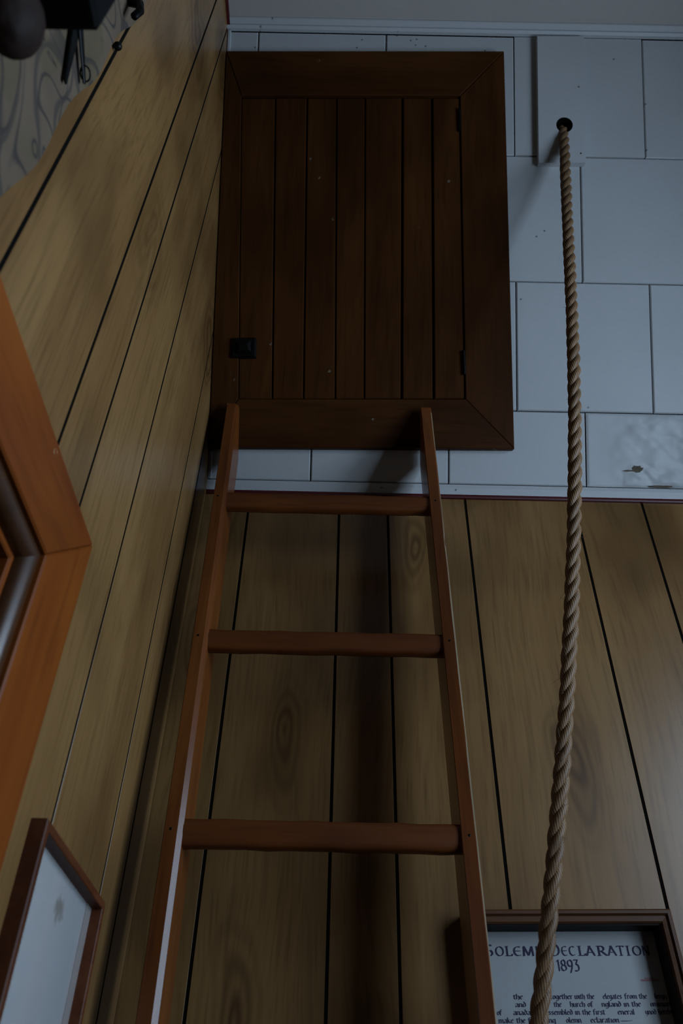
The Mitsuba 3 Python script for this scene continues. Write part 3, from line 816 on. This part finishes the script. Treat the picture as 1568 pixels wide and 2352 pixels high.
# ---------------------------------------------------------------- above the door: printed cloth, black box, and the things that hang there
Ny, Nz = 40, 60
ys, zs_ = np.linspace(-0.35, 0.366, Ny), np.linspace(0.66, 1.75, Nz)
gy, gz = np.meshgrid(ys, zs_, indexing='ij')
edge = (gy - ys[0]) / (ys[-1] - ys[0])
gy2 = gy + edge * (0.026 * (gz - 0.75) / 0.4 + 0.006 * np.sin(gz * 26))
gz2 = gz + 0.010 * np.sin(gy * 14) * (gz < 0.9)
ho = 0.0022 + 0.003 * np.abs(np.sin(gy * 21 + np.sin(gz * 7)))
idx = np.arange(Ny * Nz).reshape(Ny, Nz)
q = np.stack([idx[:-1, :-1], idx[1:, :-1], idx[1:, 1:], idx[:-1, 1:]], -1).reshape(-1, 4)
m = trimesh.Trimesh(on_left(np.stack([gy2, gz2, OFF + ho], -1).reshape(-1, 3)), np.vstack([q[:, [0, 1, 2]], q[:, [0, 2, 3]]]), process=False)
back_ = m.copy()
back_.vertices = back_.vertices - [0.0012, 0, 0]
back_.invert()
scene['wall_hanging'] = mikit.ply(cat(m, back_), 'scroll_cloth', smooth=30)
labels['wall_hanging'] = {'label': 'cream cloth printed with grey scrolls, hanging on the left wall above the door', 'category': 'cloth'}
bb = thing('black_box', 'black box fixed high on the left wall in front of the scroll-printed cloth', 'box')
part('case', boxm([XL + 0.034, 0.06, 0.745], [XL + 0.104, 0.2475, 0.96], 0.004), 'black_box', bb)
part('bracket', boxm([XL + OFF + 0.0065, 0.12, 0.80], [XL + 0.035, 0.18, 0.86], 0.002), 'black_iron', bb)
po = trimesh.creation.icosphere(4, 1.0)
po.vertices = po.vertices * [0.024, 0.030, 0.034] * (1 + 0.10 * (meshkit.fbm(po.vertices * 2.2, 3, 2) - 0.5)[:, None])
po.apply_translation([XL + 0.026 + OFF + 0.008, 0.232, 0.730])
scene['leather_pouch'] = mikit.ply(po, 'brown_leather', smooth=True)
labels['leather_pouch'] = {'label': 'dark brown rounded pouch hanging at the wall side of the black box', 'category': 'pouch'}
sc_ = thing('scissors', 'open black scissors hanging points down on the scroll-printed cloth beside the black box', 'scissors')


def blade(p0, p1, w0, w1):
    p0, p1 = np.array(p0), np.array(p1)
    d_ = (p1 - p0) / np.linalg.norm(p1 - p0)
    n_ = np.array([-d_[1], d_[0]])
    return [p0 - n_ * w0, p0 + n_ * w0, (p0 + p1) / 2 + n_ * (w0 + w1) / 1.8, p1 + n_ * w1, p1 - n_ * w1, (p0 + p1) / 2 - n_ * (w0 + w1) / 1.8]


B0 = OFF + 0.0075
part('blade', slab(blade((0.3080, 1.000), (0.3455, 0.8950), 0.0105, 0.0028), B0, B0 + 0.0025, 0.0008, on_left), 'black_iron', sc_)
part('blade', slab(blade((0.3100, 0.985), (0.3680, 0.9500), 0.0075, 0.0028), B0 + 0.0026, B0 + 0.005, 0.0008, on_left), 'black_iron', sc_)
part('pivot', trimesh.creation.icosphere(2, 0.003).apply_translation(on_left([0.3180, 0.984, B0 + 0.0045])), 'black_iron', sc_)
t = np.linspace(0, 2 * np.pi, 33)[:-1]
c0 = np.array([XL + 0.0185, 0.360, 0.957])
ax1 = np.cross([-0.29, 0.36, 0.957], [0.0, 0.90, -0.43])
ax1 /= np.linalg.norm(ax1)
ax2 = np.cross(c0 / np.linalg.norm(c0), ax1)
scene['wire_ring'] = mikit.ply(tube(c0 + 0.0052 * np.cos(t)[:, None] * ax1 + 0.0078 * np.sin(t)[:, None] * ax2, 0.0010, 8, True), 'black_iron', smooth=True)
labels['wire_ring'] = {'label': 'small dark wire ring hanging between the scissors and the first wall groove', 'category': 'ring'}
scene['hat_peg'] = mikit.ply(cat(trimesh.creation.icosphere(3, 0.0056).apply_translation(on_left([0.3930, 1.135, OFF + 0.0065])),
                                   tube(on_left(np.array([(0.3930, 1.135, OFF), (0.3930, 1.135, OFF + 0.006)])), 0.002, 8)), 'black_iron', smooth=40)
labels['hat_peg'] = {'label': 'small black round peg at the edge of the scroll-printed cloth', 'category': 'peg'}
hk = [on_left([0.372, 1.235, OFF + 0.004]), on_left([0.372, 1.225, OFF + 0.022]), on_left([0.374, 1.205, OFF + 0.026]), on_left([0.376, 1.190, OFF + 0.020])]
scene['coat_hook'] = mikit.ply(tube(hk, [0.006, 0.006, 0.0055, 0.005], 10), 'black_iron', smooth=True)
labels['coat_hook'] = {'label': 'thick black hook at the top edge of the photo above the small round peg', 'category': 'hook'}
